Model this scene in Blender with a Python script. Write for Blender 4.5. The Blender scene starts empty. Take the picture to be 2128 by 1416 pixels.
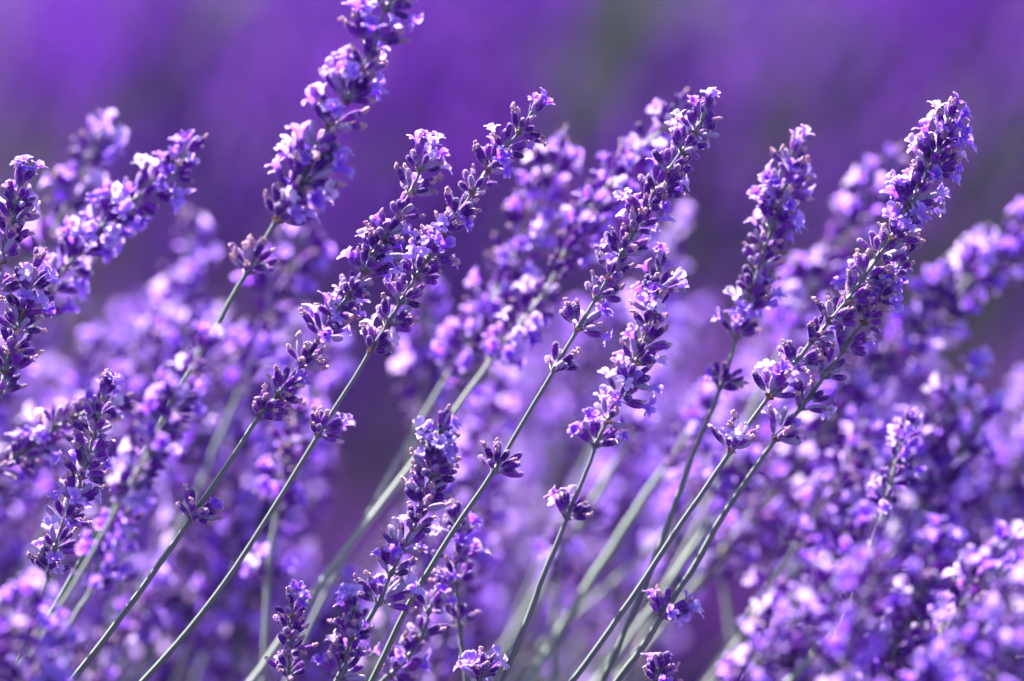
import bpy, math, random
import numpy as np
from mathutils import Vector, Matrix, noise

R = random.Random(11)
NR = np.random.RandomState(11)
SC = bpy.context.scene
COL = SC.collection

# ------------------------------------------------------------------ camera
PITCH = math.radians(11.5)
FOCUS = 1.5            # metres from lens to the sharp stalks
WIDE = 0.40            # metres across the frame at that distance
CAM = np.array([0.0, 0.0, 0.86])
FW = np.array([0.0, math.cos(PITCH), -math.sin(PITCH)])
RT = np.array([1.0, 0.0, 0.0])
UP = np.array([0.0, math.sin(PITCH), math.cos(PITCH)])
cam = bpy.data.cameras.new('camera')
cam.sensor_width = 36
cam.lens = 36 * FOCUS / WIDE
cam.clip_start = 0.02
cam.clip_end = 500
cam.dof.use_dof = True
cam.dof.focus_distance = FOCUS
cam.dof.aperture_fstop = 2.8
co = bpy.data.objects.new('camera', cam)
COL.objects.link(co)
co.location = CAM
co.rotation_euler = (math.pi / 2 - PITCH, 0, 0)
SC.camera = co

# ------------------------------------------------------------------ sky and sun
SUN = Vector((-0.45, 0.60, 0.80)).normalized()
w = bpy.data.worlds.new('World')
SC.world = w
w.use_nodes = True
nt = w.node_tree
bg = nt.nodes['Background']
sky = nt.nodes.new('ShaderNodeTexSky')
sky.sky_type = 'NISHITA'
sky.sun_disc = False
sky.sun_elevation = math.asin(SUN.z)
sky.sun_rotation = math.atan2(SUN.x, SUN.y)
nt.links.new(sky.outputs[0], bg.inputs[0])
bg.inputs[1].default_value = 0.05
sl = bpy.data.lights.new('sun', 'SUN')
sl.energy = 5.0
sl.angle = math.radians(0.5)
sl.color = (1.0, 0.95, 0.90)
so = bpy.data.objects.new('sun', sl)
COL.objects.link(so)
so.rotation_euler = (-SUN).to_track_quat('-Z', 'Y').to_euler()
so.location = SUN * 5
SC.view_settings.view_transform = 'Standard'
SC.view_settings.look = 'None'
SC.view_settings.gamma = 1
SC.view_settings.use_curve_mapping = False
SC.view_settings.exposure = 2.48


# ------------------------------------------------------------------ materials
def new_mat(name):
    m = bpy.data.materials.new(name)
    m.use_nodes = True
    t = m.node_tree
    for n in list(t.nodes):
        t.nodes.remove(n)
    return m, t


def N(t, kind, **kw):
    n = t.nodes.new(kind)
    for k, v in kw.items():
        setattr(n, k, v)
    return n


def ramp(t, stops, fac):
    n = N(t, 'ShaderNodeValToRGB')
    e = n.color_ramp.elements
    while len(e) < len(stops):
        e.new(0.5)
    for i, (p, c) in enumerate(stops):
        e[i].position = p
        e[i].color = (*c, 1)
    t.links.new(fac, n.inputs[0])
    return n.outputs[0]


def math_n(t, op, a, b=None, c=None, clamp=False):
    n = N(t, 'ShaderNodeMath', operation=op)
    n.use_clamp = clamp
    for i, v in enumerate((a, b, c)):
        if v is None:
            continue
        if isinstance(v, (int, float)):
            n.inputs[i].default_value = v
        else:
            t.links.new(v, n.inputs[i])
    return n.outputs[0]


def mixc(t, fac, a, b, mode='MIX'):
    n = N(t, 'ShaderNodeMix', data_type='RGBA', blend_type=mode)
    for i, v in ((0, fac), (6, a), (7, b)):
        if isinstance(v, (int, float)):
            n.inputs[i].default_value = v
        elif isinstance(v, tuple):
            n.inputs[i].default_value = (*v, 1)
        else:
            t.links.new(v, n.inputs[i])
    return n.outputs[2]


def puv(t):
    a = N(t, 'ShaderNodeAttribute', attribute_name='puv')
    s = N(t, 'ShaderNodeSeparateXYZ')
    t.links.new(a.outputs['Vector'], s.inputs[0])
    oi = N(t, 'ShaderNodeObjectInfo')
    r = math_n(t, 'FRACT', math_n(t, 'ADD', s.outputs[2], oi.outputs['Random']))
    r2 = math_n(t, 'FRACT', math_n(t, 'MULTIPLY', r, 7.31))
    return s.outputs[0], s.outputs[1], r, r2


def obj_noise(t, scale, detail=2.0):
    tc = N(t, 'ShaderNodeTexCoord')
    n = N(t, 'ShaderNodeTexNoise')
    n.inputs['Scale'].default_value = scale
    n.inputs['Detail'].default_value = detail
    t.links.new(tc.outputs['Object'], n.inputs['Vector'])
    return n.outputs[0]


def finish(t, col, rough=0.6, sheen=0.0, sheen_tint=(1, 1, 1), sheen_rough=0.3, trans=0.0, tcol=None, bump=None, spec=0.3, bstr=0.3):
    p = N(t, 'ShaderNodeBsdfPrincipled')
    if isinstance(col, tuple):
        p.inputs['Base Color'].default_value = (*col, 1)
    else:
        t.links.new(col, p.inputs['Base Color'])
    p.inputs['Roughness'].default_value = rough
    p.inputs['Specular IOR Level'].default_value = spec
    p.inputs['Sheen Weight'].default_value = sheen
    p.inputs['Sheen Tint'].default_value = (*sheen_tint, 1)
    p.inputs['Sheen Roughness'].default_value = sheen_rough
    if bump is not None:
        b = N(t, 'ShaderNodeBump')
        b.inputs['Strength'].default_value = bstr
        b.inputs['Distance'].default_value = 0.0003
        t.links.new(bump, b.inputs['Height'])
        t.links.new(b.outputs[0], p.inputs['Normal'])
    out = N(t, 'ShaderNodeOutputMaterial')
    if trans > 0:
        tr = N(t, 'ShaderNodeBsdfTranslucent')
        tc = tcol if tcol is not None else col
        if isinstance(tc, tuple):
            tr.inputs[0].default_value = (*tc, 1)
        else:
            t.links.new(tc, tr.inputs[0])
        mx = N(t, 'ShaderNodeMixShader')
        mx.inputs[0].default_value = trans
        t.links.new(p.outputs[0], mx.inputs[1])
        t.links.new(tr.outputs[0], mx.inputs[2])
        t.links.new(mx.outputs[0], out.inputs[0])
    else:
        t.links.new(p.outputs[0], out.inputs[0])


def mat_calyx():
    m, t = new_mat('calyx_skin')
    u, v, r, r2 = puv(t)
    deep = ramp(t, [(0.0, (0.055, 0.005, 0.155)), (0.45, (0.095, 0.008, 0.235)), (0.8, (0.16, 0.014, 0.31)), (1.0, (0.23, 0.042, 0.38))], r)
    pale = mixc(t, r2, (0.30, 0.31, 0.32), (0.36, 0.28, 0.48))
    # green-grey at the foot of each calyx; some young calyces are pale all over
    foot = ramp(t, [(0.0, (1, 1, 1)), (0.18, (0.45,) * 3), (0.38, (0, 0, 0)), (0.86, (0, 0, 0)), (0.97, (0.5,) * 3), (1.0, (0.7,) * 3)], v)
    young = math_n(t, 'GREATER_THAN', r2, 0.84)
    young = math_n(t, 'MULTIPLY', young, 0.80)
    f = math_n(t, 'MAXIMUM', foot, young)
    # woolly ribs run the length of the tube
    rib = math_n(t, 'SINE', math_n(t, 'MULTIPLY', u, 2 * math.pi * 8))
    rib = math_n(t, 'MULTIPLY', math_n(t, 'POWER', math_n(t, 'MAXIMUM', rib, 0.0), 4.0), 0.13)
    f = math_n(t, 'MAXIMUM', f, rib)
    col = mixc(t, f, deep, pale)
    n = obj_noise(t, 1800)
    finish(t, col, 0.6, 0.06, (0.95, 0.5, 1.0), 0.2, bump=n, bstr=0.4, spec=0.05)
    return m


def mat_petal():
    m, t = new_mat('petal')
    u, v, r, r2 = puv(t)
    c = ramp(t, [(0.0, (0.25, 0.045, 0.70)), (0.3, (0.35, 0.10, 0.80)), (0.6, (0.47, 0.25, 0.88)), (0.8, (0.60, 0.44, 0.90)), (1.0, (0.80, 0.66, 0.87))], r)
    vein = math_n(t, 'SINE', math_n(t, 'MULTIPLY', u, 34.0))
    vein = math_n(t, 'MULTIPLY', math_n(t, 'POWER', math_n(t, 'MAXIMUM', vein, 0.0), 4.0), 0.35)
    c = mixc(t, vein, c, (0.20, 0.07, 0.62))
    edge = ramp(t, [(0.0, (0, 0, 0)), (0.6, (0.1,) * 3), (1.0, (0.6,) * 3)], v)
    c = mixc(t, edge, c, (0.78, 0.66, 0.88))
    deep = mixc(t, 1.0, c, (0.95, 0.85, 1.0), 'MULTIPLY')   # light is dyed on its way through
    finish(t, c, 0.5, 0.08, (1, 0.85, 1), 0.4, trans=0.5, tcol=deep, bump=obj_noise(t, 700), spec=0.1)
    return m


def mat_dry():
    m, t = new_mat('withered_petal')
    u, v, r, r2 = puv(t)
    c = ramp(t, [(0.0, (0.22, 0.06, 0.16)), (0.5, (0.50, 0.20, 0.27)), (1.0, (0.74, 0.46, 0.50))], r)
    n = obj_noise(t, 1500, 3)
    c = mixc(t, math_n(t, 'MULTIPLY', n, 0.7), c, (0.74, 0.52, 0.68))
    finish(t, c, 0.8, 0.8, (1, 0.9, 0.95), 0.4, trans=0.25, bump=n, bstr=0.6)
    return m


def mat_stem():
    m, t = new_mat('stem_skin')
    u, v, r, r2 = puv(t)
    c = mixc(t, v, (0.060, 0.100, 0.050), (0.11, 0.10, 0.15))
    c = mixc(t, math_n(t, 'MULTIPLY', r, 0.35), c, (0.09, 0.08, 0.13))
    groove = math_n(t, 'ABSOLUTE', math_n(t, 'SINE', math_n(t, 'MULTIPLY', u, 4 * math.pi)))
    c = mixc(t, math_n(t, 'MULTIPLY', math_n(t, 'POWER', groove, 6.0), 0.4), c, (0.30, 0.34, 0.27))
    n = obj_noise(t, 900, 3)
    finish(t, c, 0.45, 0.35, (0.9, 0.95, 0.95), 0.35, bump=n, bstr=0.25, spec=0.5)
    return m


def mat_sunlit_stem():
    m, t = new_mat('sunlit_stem_skin')
    u, v, r, r2 = puv(t)
    c = mixc(t, r, (0.20, 0.25, 0.19), (0.26, 0.28, 0.25))  # sunlit look of the blurred stems painted into a paler base colour
    finish(t, c, 0.5, 0.3, (0.9, 1.0, 0.95), 0.35, bump=obj_noise(t, 900, 3), bstr=0.25, spec=0.4)
    return m


def mat_bract():
    m, t = new_mat('bract_skin')
    u, v, r, r2 = puv(t)
    c = mixc(t, r, (0.15, 0.10, 0.05), (0.14, 0.045, 0.13))
    finish(t, c, 0.7, 0.5, (1, 0.9, 0.9), 0.4, trans=0.2)
    return m


def mat_leaf():
    m, t = new_mat('leaf_skin')
    u, v, r, r2 = puv(t)
    c = mixc(t, r, (0.04, 0.07, 0.035), (0.08, 0.10, 0.07))
    finish(t, c, 0.7, 0.1, (0.95, 1, 0.95), 0.4, trans=0.2, spec=0.1)
    return m


def mat_soil():
    m, t = new_mat('soil')
    n = obj_noise(t, 9, 8)
    n2 = obj_noise(t, 160, 3)
    c = ramp(t, [(0.3, (0.012, 0.006, 0.012)), (0.7, (0.028, 0.015, 0.026))], n)
    shade_litter = ramp(t, [(0.40, (0, 0, 0)), (0.48, (1, 1, 1))], n2)   # fallen petals, coloured dark violet to paint in the shade between rows
    c = mixc(t, math_n(t, 'MULTIPLY', shade_litter, 0.8), c, (0.06, 0.008, 0.15))
    finish(t, c, 0.95, bump=n2, bstr=1.0, spec=0.05)
    return m


def mat_row_flower(name, lo, hi, trans):
    # the row behind has its own darker, redder flower colours
    m, t = new_mat(name)
    u, v, r, r2 = puv(t)
    finish(t, mixc(t, r, lo, hi), 0.6, 0.05, (1, .8, 1), 0.4, trans=trans, spec=0.05)
    return m


def mat_hair():
    m, t = new_mat('woolly_hair')
    finish(t, (0.90, 0.72, 0.90), 0.5, trans=0.55)
    return m


MATS = [mat_calyx(), mat_petal(), mat_dry(), mat_stem(), mat_bract(), mat_leaf(), mat_hair(), mat_sunlit_stem(),
        mat_row_flower('row_petal', (0.36, 0.05, 0.76), (0.64, 0.24, 0.90), 0.45), mat_row_flower('row_calyx', (0.085, 0.006, 0.19), (0.17, 0.012, 0.33), 0.1)]
CALYX, PETAL, DRY, STEM, BRACT, LEAF, HAIR, PALE, ROWP, ROWC = range(10)


# ------------------------------------------------------------------ mesh templates
class T:
    """verts (n,3) metres, faces, puv (n,2), material per face"""
    def __init__(s, V, F, UV, M):
        s.V = np.asarray(V, float)
        s.F = F
        s.UV = np.asarray(UV, float)
        s.M = np.asarray(M, int) if hasattr(M, '__len__') else np.full(len(F), M, int)
        s.loops = np.array([i for f in F for i in f], int)
        s.sizes = np.array([len(f) for f in F], int)


def cat(ts):
    V = []; F = []; UV = []; M = []; o = 0
    for t in ts:
        V.append(t.V); UV.append(t.UV); M.append(t.M)
        F += [[i + o for i in f] for f in t.F]
        o += len(t.V)
    return T(np.vstack(V), F, np.vstack(UV), np.concatenate(M))


def xf(t, m):
    m = np.array(m)
    return T(t.V @ m[:3, :3].T + m[:3, 3], t.F, t.UV, t.M)


def lathe(prof, sides, mat, rib=0.0, bend=0.0, vs=None, close=True, wob=0.0, rnd=None):
    """prof: list of (z, r); rings joined into a tube"""
    rnd = rnd or R
    V = []; UV = []; F = []
    n = len(prof)
    for k, (z, r) in enumerate(prof):
        vv = vs[k] if vs else k / (n - 1)
        for i in range(sides):
            a = 2 * math.pi * i / sides
            rr = r * (1 + rib * (1 if i % 2 else -1)) * (1 + wob * (rnd.random() - 0.5))
            V.append((rr * math.cos(a) + bend * z * z, rr * math.sin(a), z))
            UV.append((i / sides, vv))
    for k in range(n - 1):
        for i in range(sides):
            j = (i + 1) % sides
            F.append([k * sides + i, k * sides + j, (k + 1) * sides + j, (k + 1) * sides + i])
    if close:
        z = prof[-1][0]
        V.append((bend * z * z, 0, z + prof[-1][1] * 0.6)); UV.append((0, vs[-1] if vs else 1.0))
        c = len(V) - 1
        for i in range(sides):
            F.append([(n - 1) * sides + i, (n - 1) * sides + (i + 1) % sides, c])
    return T(V, F, UV, mat)


MM = 0.001


def crumple(p, size, mat, rnd, sides=5):
    """little shrivelled scrap of corolla"""
    pr = [(0, size * .45), (size * .5, size * .7 * (0.7 + .6 * rnd.random())), (size * 1.0, size * .75 * (0.6 + .6 * rnd.random())), (size * 1.45, size * .35)]
    t = lathe(pr, sides, mat, wob=0.9, rnd=rnd)
    d = Matrix.Rotation(rnd.uniform(-.7, .7), 4, 'X') @ Matrix.Rotation(rnd.uniform(-.7, .7), 4, 'Y')
    return xf(t, Matrix.Translation(p) @ d)


def make_calyx(kind, lod, rnd):
    L = rnd.uniform(6.4, 8.2) * MM
    w_ = rnd.uniform(1.12, 1.36) * MM
    b = rnd.uniform(-14, 22)
    if lod == 0:
        sides = 16
        ks = [(0, .30), (.05, .42), (.16, .66), (.32, .88), (.5, 1.0), (.68, 1.0), (.82, .92), (.92, .78)]
    elif lod == 1:
        sides = 8
        ks = [(0, .35), (.2, .75), (.5, 1.0), (.78, .95), (.92, .75)]
    else:
        sides = 5
        ks = [(0, .35), (.4, 1.0), (.85, .85)]
    prof = [(k * L, r * w_) for k, r in ks]
    vs = [k for k, r in ks]
    rib = 0.07 if lod == 0 else 0
    parts = []
    if kind == 'bud':         # closed, rounded tip
        prof += [(L * .98, w_ * .52)]; vs += [.97]
        parts.append(lathe(prof, sides, CALYX, rib, b, vs, rnd=rnd))
    else:
        prof += [(L * .96, w_ * .66)]; vs += [.96]
        if lod == 0:
            # toothed mouth
            prof2 = prof + [(L * .93, w_ * .35)]
            parts.append(lathe(prof2, sides, CALYX, rib, b, vs + [.9], rnd=rnd))
            for q in range(5):
                a = q * 2 * math.pi / 5 + .3
                c, s_ = math.cos(a), math.sin(a)
                z = L * .93; r = w_ * .68
                px, py = -s_ * w_ * .3, c * w_ * .3
                o = b * z * z
                V = [(o + c * r + px, s_ * r + py, z), (o + c * r - px, s_ * r - py, z), (o + c * r * 1.02, s_ * r * 1.02, z + L * .13)]
                parts.append(T(V, [[0, 1, 2]], [(0, .95), (0, .95), (0, 1)], CALYX))
        else:
            parts.append(lathe(prof, sides, CALYX, rib, b, vs, rnd=rnd))
        if kind == 'dry':
            z = L * .93
            for q in range({0: 5, 1: 3, 2: 1}[lod]):
                o = Vector((b * z * z + rnd.uniform(-.5, .5) * MM, rnd.uniform(-.5, .5) * MM, z + rnd.uniform(-.1, .7) * q * MM))
                parts.append(crumple(o, rnd.uniform(.6, 1.15) * MM, DRY, rnd, 6 if lod == 0 else 4))
    if lod < 2:               # woolly hairs standing off the tube
        V = []; UV = []; F = []
        ax = [p[0] for p in prof]; ar = [p[1] for p in prof]
        for q in range(320 if lod == 0 else 24):
            hz = L * (rnd.random() ** .8) * .97
            hr = float(np.interp(hz, ax, ar))
            a = rnd.uniform(0, 6.283)
            hl = rnd.uniform(.30, .62) * MM * (1 if lod == 0 else 1.2); hw = (.048 if lod == 0 else .07) * MM
            o = b * hz * hz
            c, s_ = math.cos(a), math.sin(a)
            tx, ty = -s_ * hw, c * hw
            n0 = len(V)
            V += [(o + c * hr + tx, s_ * hr + ty, hz), (o + c * hr - tx, s_ * hr - ty, hz),
                  (o + c * (hr + hl * .8) + rnd.uniform(-.1, .1) * MM, s_ * (hr + hl * .8), hz + hl * rnd.uniform(.2, .8))]
            UV += [(0, .5)] * 3; F.append([n0, n0 + 1, n0 + 2])
        parts.append(T(V, F, UV, HAIR))
    t = cat(parts)
    t.L = L
    t.top = Vector((b * L * L, 0, L * .9))
    t.b = b
    return t


def lobe(az, z0, r0, dir0, curl, length, width, nu, nv, rnd, ruffle=0.2):
    """one corolla lobe growing from the mouth at azimuth az"""
    V = []; UV = []; F = []
    ca, sa = math.cos(az), math.sin(az)
    r, z, th = r0, z0, dir0
    st = length / (nv - 1)
    ph = rnd.uniform(0, 6.28)
    for k in range(nv):
        v = k / (nv - 1)
        hw = width * (0.5 + 0.5 * math.sin(min(v * 1.15, 1) * math.pi / 2)) * math.sqrt(max(0.0, 1 - (v ** 3.2))) * 0.5 + 0.00008
        for i in range(nu):
            s = i / (nu - 1) * 2 - 1
            cup = s * s * hw * 0.35 * (1 if rnd.random() > 2 else -1)
            ru = ruffle * hw * math.sin(s * 5 + ph + v * 3) * v
            rr = r + (cup + ru) * math.cos(th)
            zz = z - (cup + ru) * math.sin(th) * .6 - (0.12 * length * s * s * v)
            x = ca * rr - sa * s * hw
            y = sa * rr + ca * s * hw
            V.append((x, y, zz)); UV.append((s, 0.25 + .75 * v))
        r += st * math.sin(th)
        z += st * math.cos(th)
        th += curl / (nv - 1)
    for k in range(nv - 1):
        for i in range(nu - 1):
            a = k * nu + i
            F.append([a, a + 1, a + 1 + nu, a + nu])
    return T(V, F, UV, PETAL)


def make_blossom(cal, lod, rnd):
    """open two-lipped corolla standing in the calyx tube; local z is the calyx axis"""
    L = cal.L
    s = rnd.uniform(1.05, 1.4) * MM
    sides = {0: 10, 1: 6, 2: 4}[lod]
    z0 = L * .78
    h = rnd.uniform(2.8, 4.6) * MM
    o = cal.b * z0 * z0
    tube = lathe([(0, .50 * s), (h * .4, .60 * s), (h * .75, .90 * s), (h, 1.2 * s)], sides, PETAL, 0, 0, [0, .1, .2, .25], close=False)
    nu, nv = {0: (7, 7), 1: (3, 4), 2: (2, 3)}[lod]
    parts = [tube]
    for a in (-.42, .42):     # upper lip
        parts.append(lobe(math.pi + a, h * .9, 1.1 * s, rnd.uniform(.0, .4), rnd.uniform(.4, 1.5), rnd.uniform(3.2, 4.2) * s, 3.4 * s, nu, nv, rnd))
    for a in (-1.0, 0, 1.0):  # lower lip
        parts.append(lobe(a, h * .9, 1.15 * s, rnd.uniform(.6, 1.1), rnd.uniform(.8, 1.6), rnd.uniform(2.2, 3.2) * s, 2.3 * s, nu, nv, rnd))
    t = cat(parts)
    m = Matrix.Translation((o, 0, z0)) @ Matrix.Rotation(math.atan(2 * cal.b * z0), 4, 'Y') @ Matrix.Rotation(rnd.uniform(0, 6.28) if rnd.random() < .4 else math.pi + rnd.uniform(-.6, .6), 4, 'Z')
    return xf(t, m)


def make_bract(rnd, lod=0):
    nv, nu = (5, 3) if lod == 0 else (3, 3)
    V = []; UV = []; F = []
    L = rnd.uniform(3.2, 4.4) * MM
    th = rnd.uniform(.9, 1.2); r = .8 * MM; z = 0
    for k in range(nv):
        v = k / (nv - 1)
        hw = 1.9 * MM * math.sin(math.pi * (0.18 + .80 * v)) + .0001
        for i in range(nu):
            s = i - 1
            V.append((r - (abs(s) * hw * .4), s * hw, z + abs(s) * .3 * hw)); UV.append((s, v))
        r += L / nv * math.sin(th); z += L / nv * math.cos(th); th -= .12
    for k in range(nv - 1):
        for i in range(nu - 1):
            a = k * nu + i
            F.append([a, a + 1, a + 1 + nu, a + nu])
    return T(V, F, UV, BRACT)


def tube_mesh(P, rad, sides=12, square=True, v0=0.0, v1=1.0, mat=STEM):
    """stem: rounded square section swept along P (n,3)"""
    P = np.asarray(P, float); n = len(P)
    tg = np.gradient(P, axis=0); tg /= np.linalg.norm(tg, axis=1)[:, None]
    a = np.cross(tg[0], [0.3, 1, 0.1]); a /= np.linalg.norm(a)
    V = []; UV = []
    for k in range(n):
        a = a - tg[k] * np.dot(a, tg[k]); a /= np.linalg.norm(a)
        b = np.cross(tg[k], a)
        r0 = rad[k] if hasattr(rad, '__len__') else rad
        for i in range(sides):
            th = 2 * math.pi * i / sides
            rr = r0 * (1 + (0.13 * math.cos(4 * th) if square else 0))
            V.append(P[k] + (a * math.cos(th) + b * math.sin(th)) * rr)
            UV.append((i / sides, v0 + (v1 - v0) * k / (n - 1)))
    F = []
    for k in range(n - 1):
        for i in range(sides):
            j = (i + 1) % sides
            F.append([k * sides + i, k * sides + j, (k + 1) * sides + j, (k + 1) * sides + i])
    F.append(list(range(sides))[::-1]); F.append([(n - 1) * sides + i for i in range(sides)])
    return T(V, F, UV, mat)


def to_mesh(name, T_, rnds=None, smooth=True):
    me = bpy.data.meshes.new(name)
    V, F = T_.V, T_.F
    me.vertices.add(len(V)); me.vertices.foreach_set('co', V.astype(np.float32).ravel())
    me.loops.add(len(T_.loops)); me.loops.foreach_set('vertex_index', T_.loops.astype(np.int32))
    me.polygons.add(len(T_.sizes))
    st = np.concatenate([[0], np.cumsum(T_.sizes)[:-1]]).astype(np.int32)
    me.polygons.foreach_set('loop_start', st)
    me.polygons.foreach_set('loop_total', T_.sizes.astype(np.int32))
    used = sorted(set(T_.M.tolist()))
    remap = {m: i for i, m in enumerate(used)}
    for m in used:
        me.materials.append(MATS[m])
    me.polygons.foreach_set('material_index', np.array([remap[m] for m in used])[np.searchsorted(used, T_.M)].astype(np.int32))
    me.polygons.foreach_set('use_smooth', np.full(len(T_.sizes), smooth))
    at = me.attributes.new('puv', 'FLOAT_VECTOR', 'POINT')
    rn = rnds if rnds is not None else np.zeros(len(V))
    at.data.foreach_set('vector', np.column_stack([T_.UV, rn]).astype(np.float32).ravel())
    me.update(calc_edges=True)
    return me


def join_inst(lst):
    """[(template, 4x4 np, rnd)] -> (T, rnds)"""
    V = []; UV = []; M = []; L = []; S = []; RN = []; o = 0
    for t, m, r in lst:
        m = np.asarray(m)
        V.append(t.V @ m[:3, :3].T + m[:3, 3]); UV.append(t.UV); M.append(t.M)
        L.append(t.loops + o); S.append(t.sizes); RN.append(np.full(len(t.V), r)); o += len(t.V)
    out = T.__new__(T)
    out.V = np.vstack(V); out.UV = np.vstack(UV); out.M = np.concatenate(M)
    out.loops = np.concatenate(L); out.sizes = np.concatenate(S); out.F = None
    return out, np.concatenate(RN)


# library of pieces at three levels of detail
PIECES = {}
for lod in (0, 1, 2):
    for kind, cnt in (('bud', 5), ('dry', 7), ('open', 6)):
        for k in range(cnt if lod < 2 else 3):
            rr = random.Random(1000 * lod + 50 * k + len(kind))
            c = make_calyx(kind, lod, rr)
            PIECES.setdefault((lod, kind), []).append(c)
            if kind == 'open':
                PIECES.setdefault((lod, 'blossom'), []).append(make_blossom(c, lod, rr))
    for k in range(3):
        PIECES.setdefault((lod, 'bract'), []).append(make_bract(random.Random(k + 77), lod))
PMESH = {}
for (lod, kind), ts in PIECES.items():
    if lod == 0:
        PMESH[kind] = [to_mesh({'blossom': 'blossom', 'bract': 'bract'}.get(kind, 'calyx'), t) for t in ts]


def whorl_layout(rnd, lod, n=12, bloom=0.2, dry=0.35, spread=1.0, tip=False):
    """pieces of one whorl in its own frame: z along the stem, x to the side.
    returns [(kind, index, matrix)]"""
    out = []
    nm = lambda k: len(PIECES[(lod, k)])
    for i in range(n):
        side = i % 2
        tier = (i // 2) / max(1, (n // 2 - 1))
        az = (0 if side == 0 else math.pi) + rnd.gauss(0, 0.85)
        if tip:
            az = rnd.uniform(0, 6.28)
            el = rnd.uniform(0.02, 0.55) * spread
            zz = rnd.uniform(-1.2, 2.5) * MM
            off = 0.5 * MM
        else:
            el = (1.26 - 0.66 * tier + rnd.gauss(0, .15)) * spread * 0.93
            zz = (-0.7 + 2.2 * tier) * MM
            off = rnd.uniform(1.0, 3.6) * MM
        m = (Matrix.Rotation(az, 4, 'Z') @ Matrix.Translation((off * math.sin(el) + .4 * MM, 0, zz + off * math.cos(el)))
             @ Matrix.Rotation(el, 4, 'Y') @ Matrix.Rotation(rnd.uniform(0, 6.28) if rnd.random() < .3 else rnd.uniform(2.6, 3.6), 4, 'Z')
             @ Matrix.Scale(rnd.uniform(.80, 1.08), 4))
        q = rnd.random()
        if q < bloom:
            k = rnd.randrange(nm('open'))
            out.append(('open', k, m)); out.append(('blossom', k, m))
        elif q < bloom + dry:
            out.append(('dry', rnd.randrange(nm('dry')), m))
        else:
            out.append(('bud', rnd.randrange(nm('bud')), m))
    if not tip:
        for side in (0, 1):
            m = Matrix.Rotation(side * math.pi + rnd.gauss(0, .3), 4, 'Z') @ Matrix.Translation((0, 0, -1.6 * MM))
            out.append(('bract', rnd.randrange(3), m))
    return out


def whorl_joint(rnd, lod, **kw):
    lst = [(PIECES[(lod, k)][i], np.array(m), rnd.random()) for k, i, m in whorl_layout(rnd, lod, **kw)]
    return lst


# the fleshy knot the calyces of a whorl grow from
def knot():
    return lathe([(-2.0 * MM, .95 * MM), (-1.0 * MM, 1.25 * MM), (.4 * MM, 1.3 * MM), (1.8 * MM, 1.0 * MM)], 8, STEM, vs=[.9, .92, .95, 1], wob=.2)


KNOT = to_mesh('flower_whorl', knot())
WH = {}
for lod in (1,):
    for tipf in (False, True):
        for k in range(16 if not tipf else 5):
            rr = random.Random(k * 13 + lod * 991 + tipf)
            lst = whorl_joint(rr, lod, n=rr.choice((10, 12, 14)) if not tipf else 7, bloom=rr.choice((.15, .35, .55)), dry=rr.choice((.2, .35)), tip=tipf)
            t, rn = join_inst(lst)
            WH.setdefault((lod, tipf), []).append(to_mesh('flower_whorl', t, rn))


# ------------------------------------------------------------------ placing things
def at(px, py, d):
    k = WIDE / 2128 * d / FOCUS
    return CAM + FW * d + RT * ((px - 1064) * k) + UP * ((708 - py) * k)


def frame(p, t, a_hint, s=1.0, spin=0.0):
    """matrix with z along t, x across the view"""
    z = Vector(t).normalized()
    x = Vector(a_hint); x = (x - z * x.dot(z)).normalized()
    y = z.cross(x)
    m = Matrix((x, y, z)).transposed().to_4x4()
    m.translation = Vector(p)
    return m @ Matrix.Rotation(spin, 4, 'Z') @ Matrix.Scale(s, 4)


def smooth_path(pts, n=60):
    """Catmull-Rom through 3D points, then relaxed"""
    P = np.asarray(pts, float)
    P = np.vstack([2 * P[0] - P[1], P, 2 * P[-1] - P[-2]])
    out = []
    m = len(P) - 3
    per = max(2, n // m)
    for k in range(m):
        p0, p1, p2, p3 = P[k:k + 4]
        for u in np.linspace(0, 1, per, endpoint=False):
            out.append(.5 * ((2 * p1) + (-p0 + p2) * u + (2 * p0 - 5 * p1 + 4 * p2 - p3) * u * u + (-p0 + 3 * p1 - 3 * p2 + p3) * u ** 3))
    out.append(P[-2])
    out = np.array(out)
    for _ in range(3):
        out[1:-1] = (out[:-2] + 2 * out[1:-1] + out[2:]) / 4
    return out


def empty(name, loc, label, group=None):
    o = bpy.data.objects.new(name, None)
    o.empty_display_size = 0.01
    COL.objects.link(o)
    o.location = loc
    o['label'] = label
    o['category'] = 'lavender'
    if group:
        o['group'] = group
    return o


def child(name, me, parent, m=None):
    o = bpy.data.objects.new(name, me)
    COL.objects.link(o)
    o.parent = parent
    if m is not None:
        o.matrix_basis = m
    return o


def root_of(last, dirn, drop=None):
    """carry a stem on below the frame, down to the foot of the bush"""
    last = np.asarray(last); d = dirn / np.linalg.norm(dirn)
    p1 = last + d * 0.07
    p2 = p1 + (d * .6 + np.array([0, 0.02, -1]) * .5) * .09
    z = 0.14
    p3 = np.array([p2[0] + d[0] * .05, p2[1] + .01, min(z, p2[2] - .04)])
    return [p1, p2, p3]


def stalk_path(pts, d, dlean=0.0):
    """pts: pixels tip -> bottom. depth d at the tip, d+dlean at the bottom"""
    n = len(pts)
    P = [at(x, y, d + dlean * k / (n - 1)) for k, (x, y) in enumerate(pts)]
    P = P + root_of(P[-1], np.asarray(P[-1]) - P[-2])
    return smooth_path(P, 72)


def nearest(path, p):
    dd = np.linalg.norm(path - p, axis=1)
    return int(np.argmin(dd))


GROUP_SHARP = 'lavender stalks standing in or near the focus'


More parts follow.
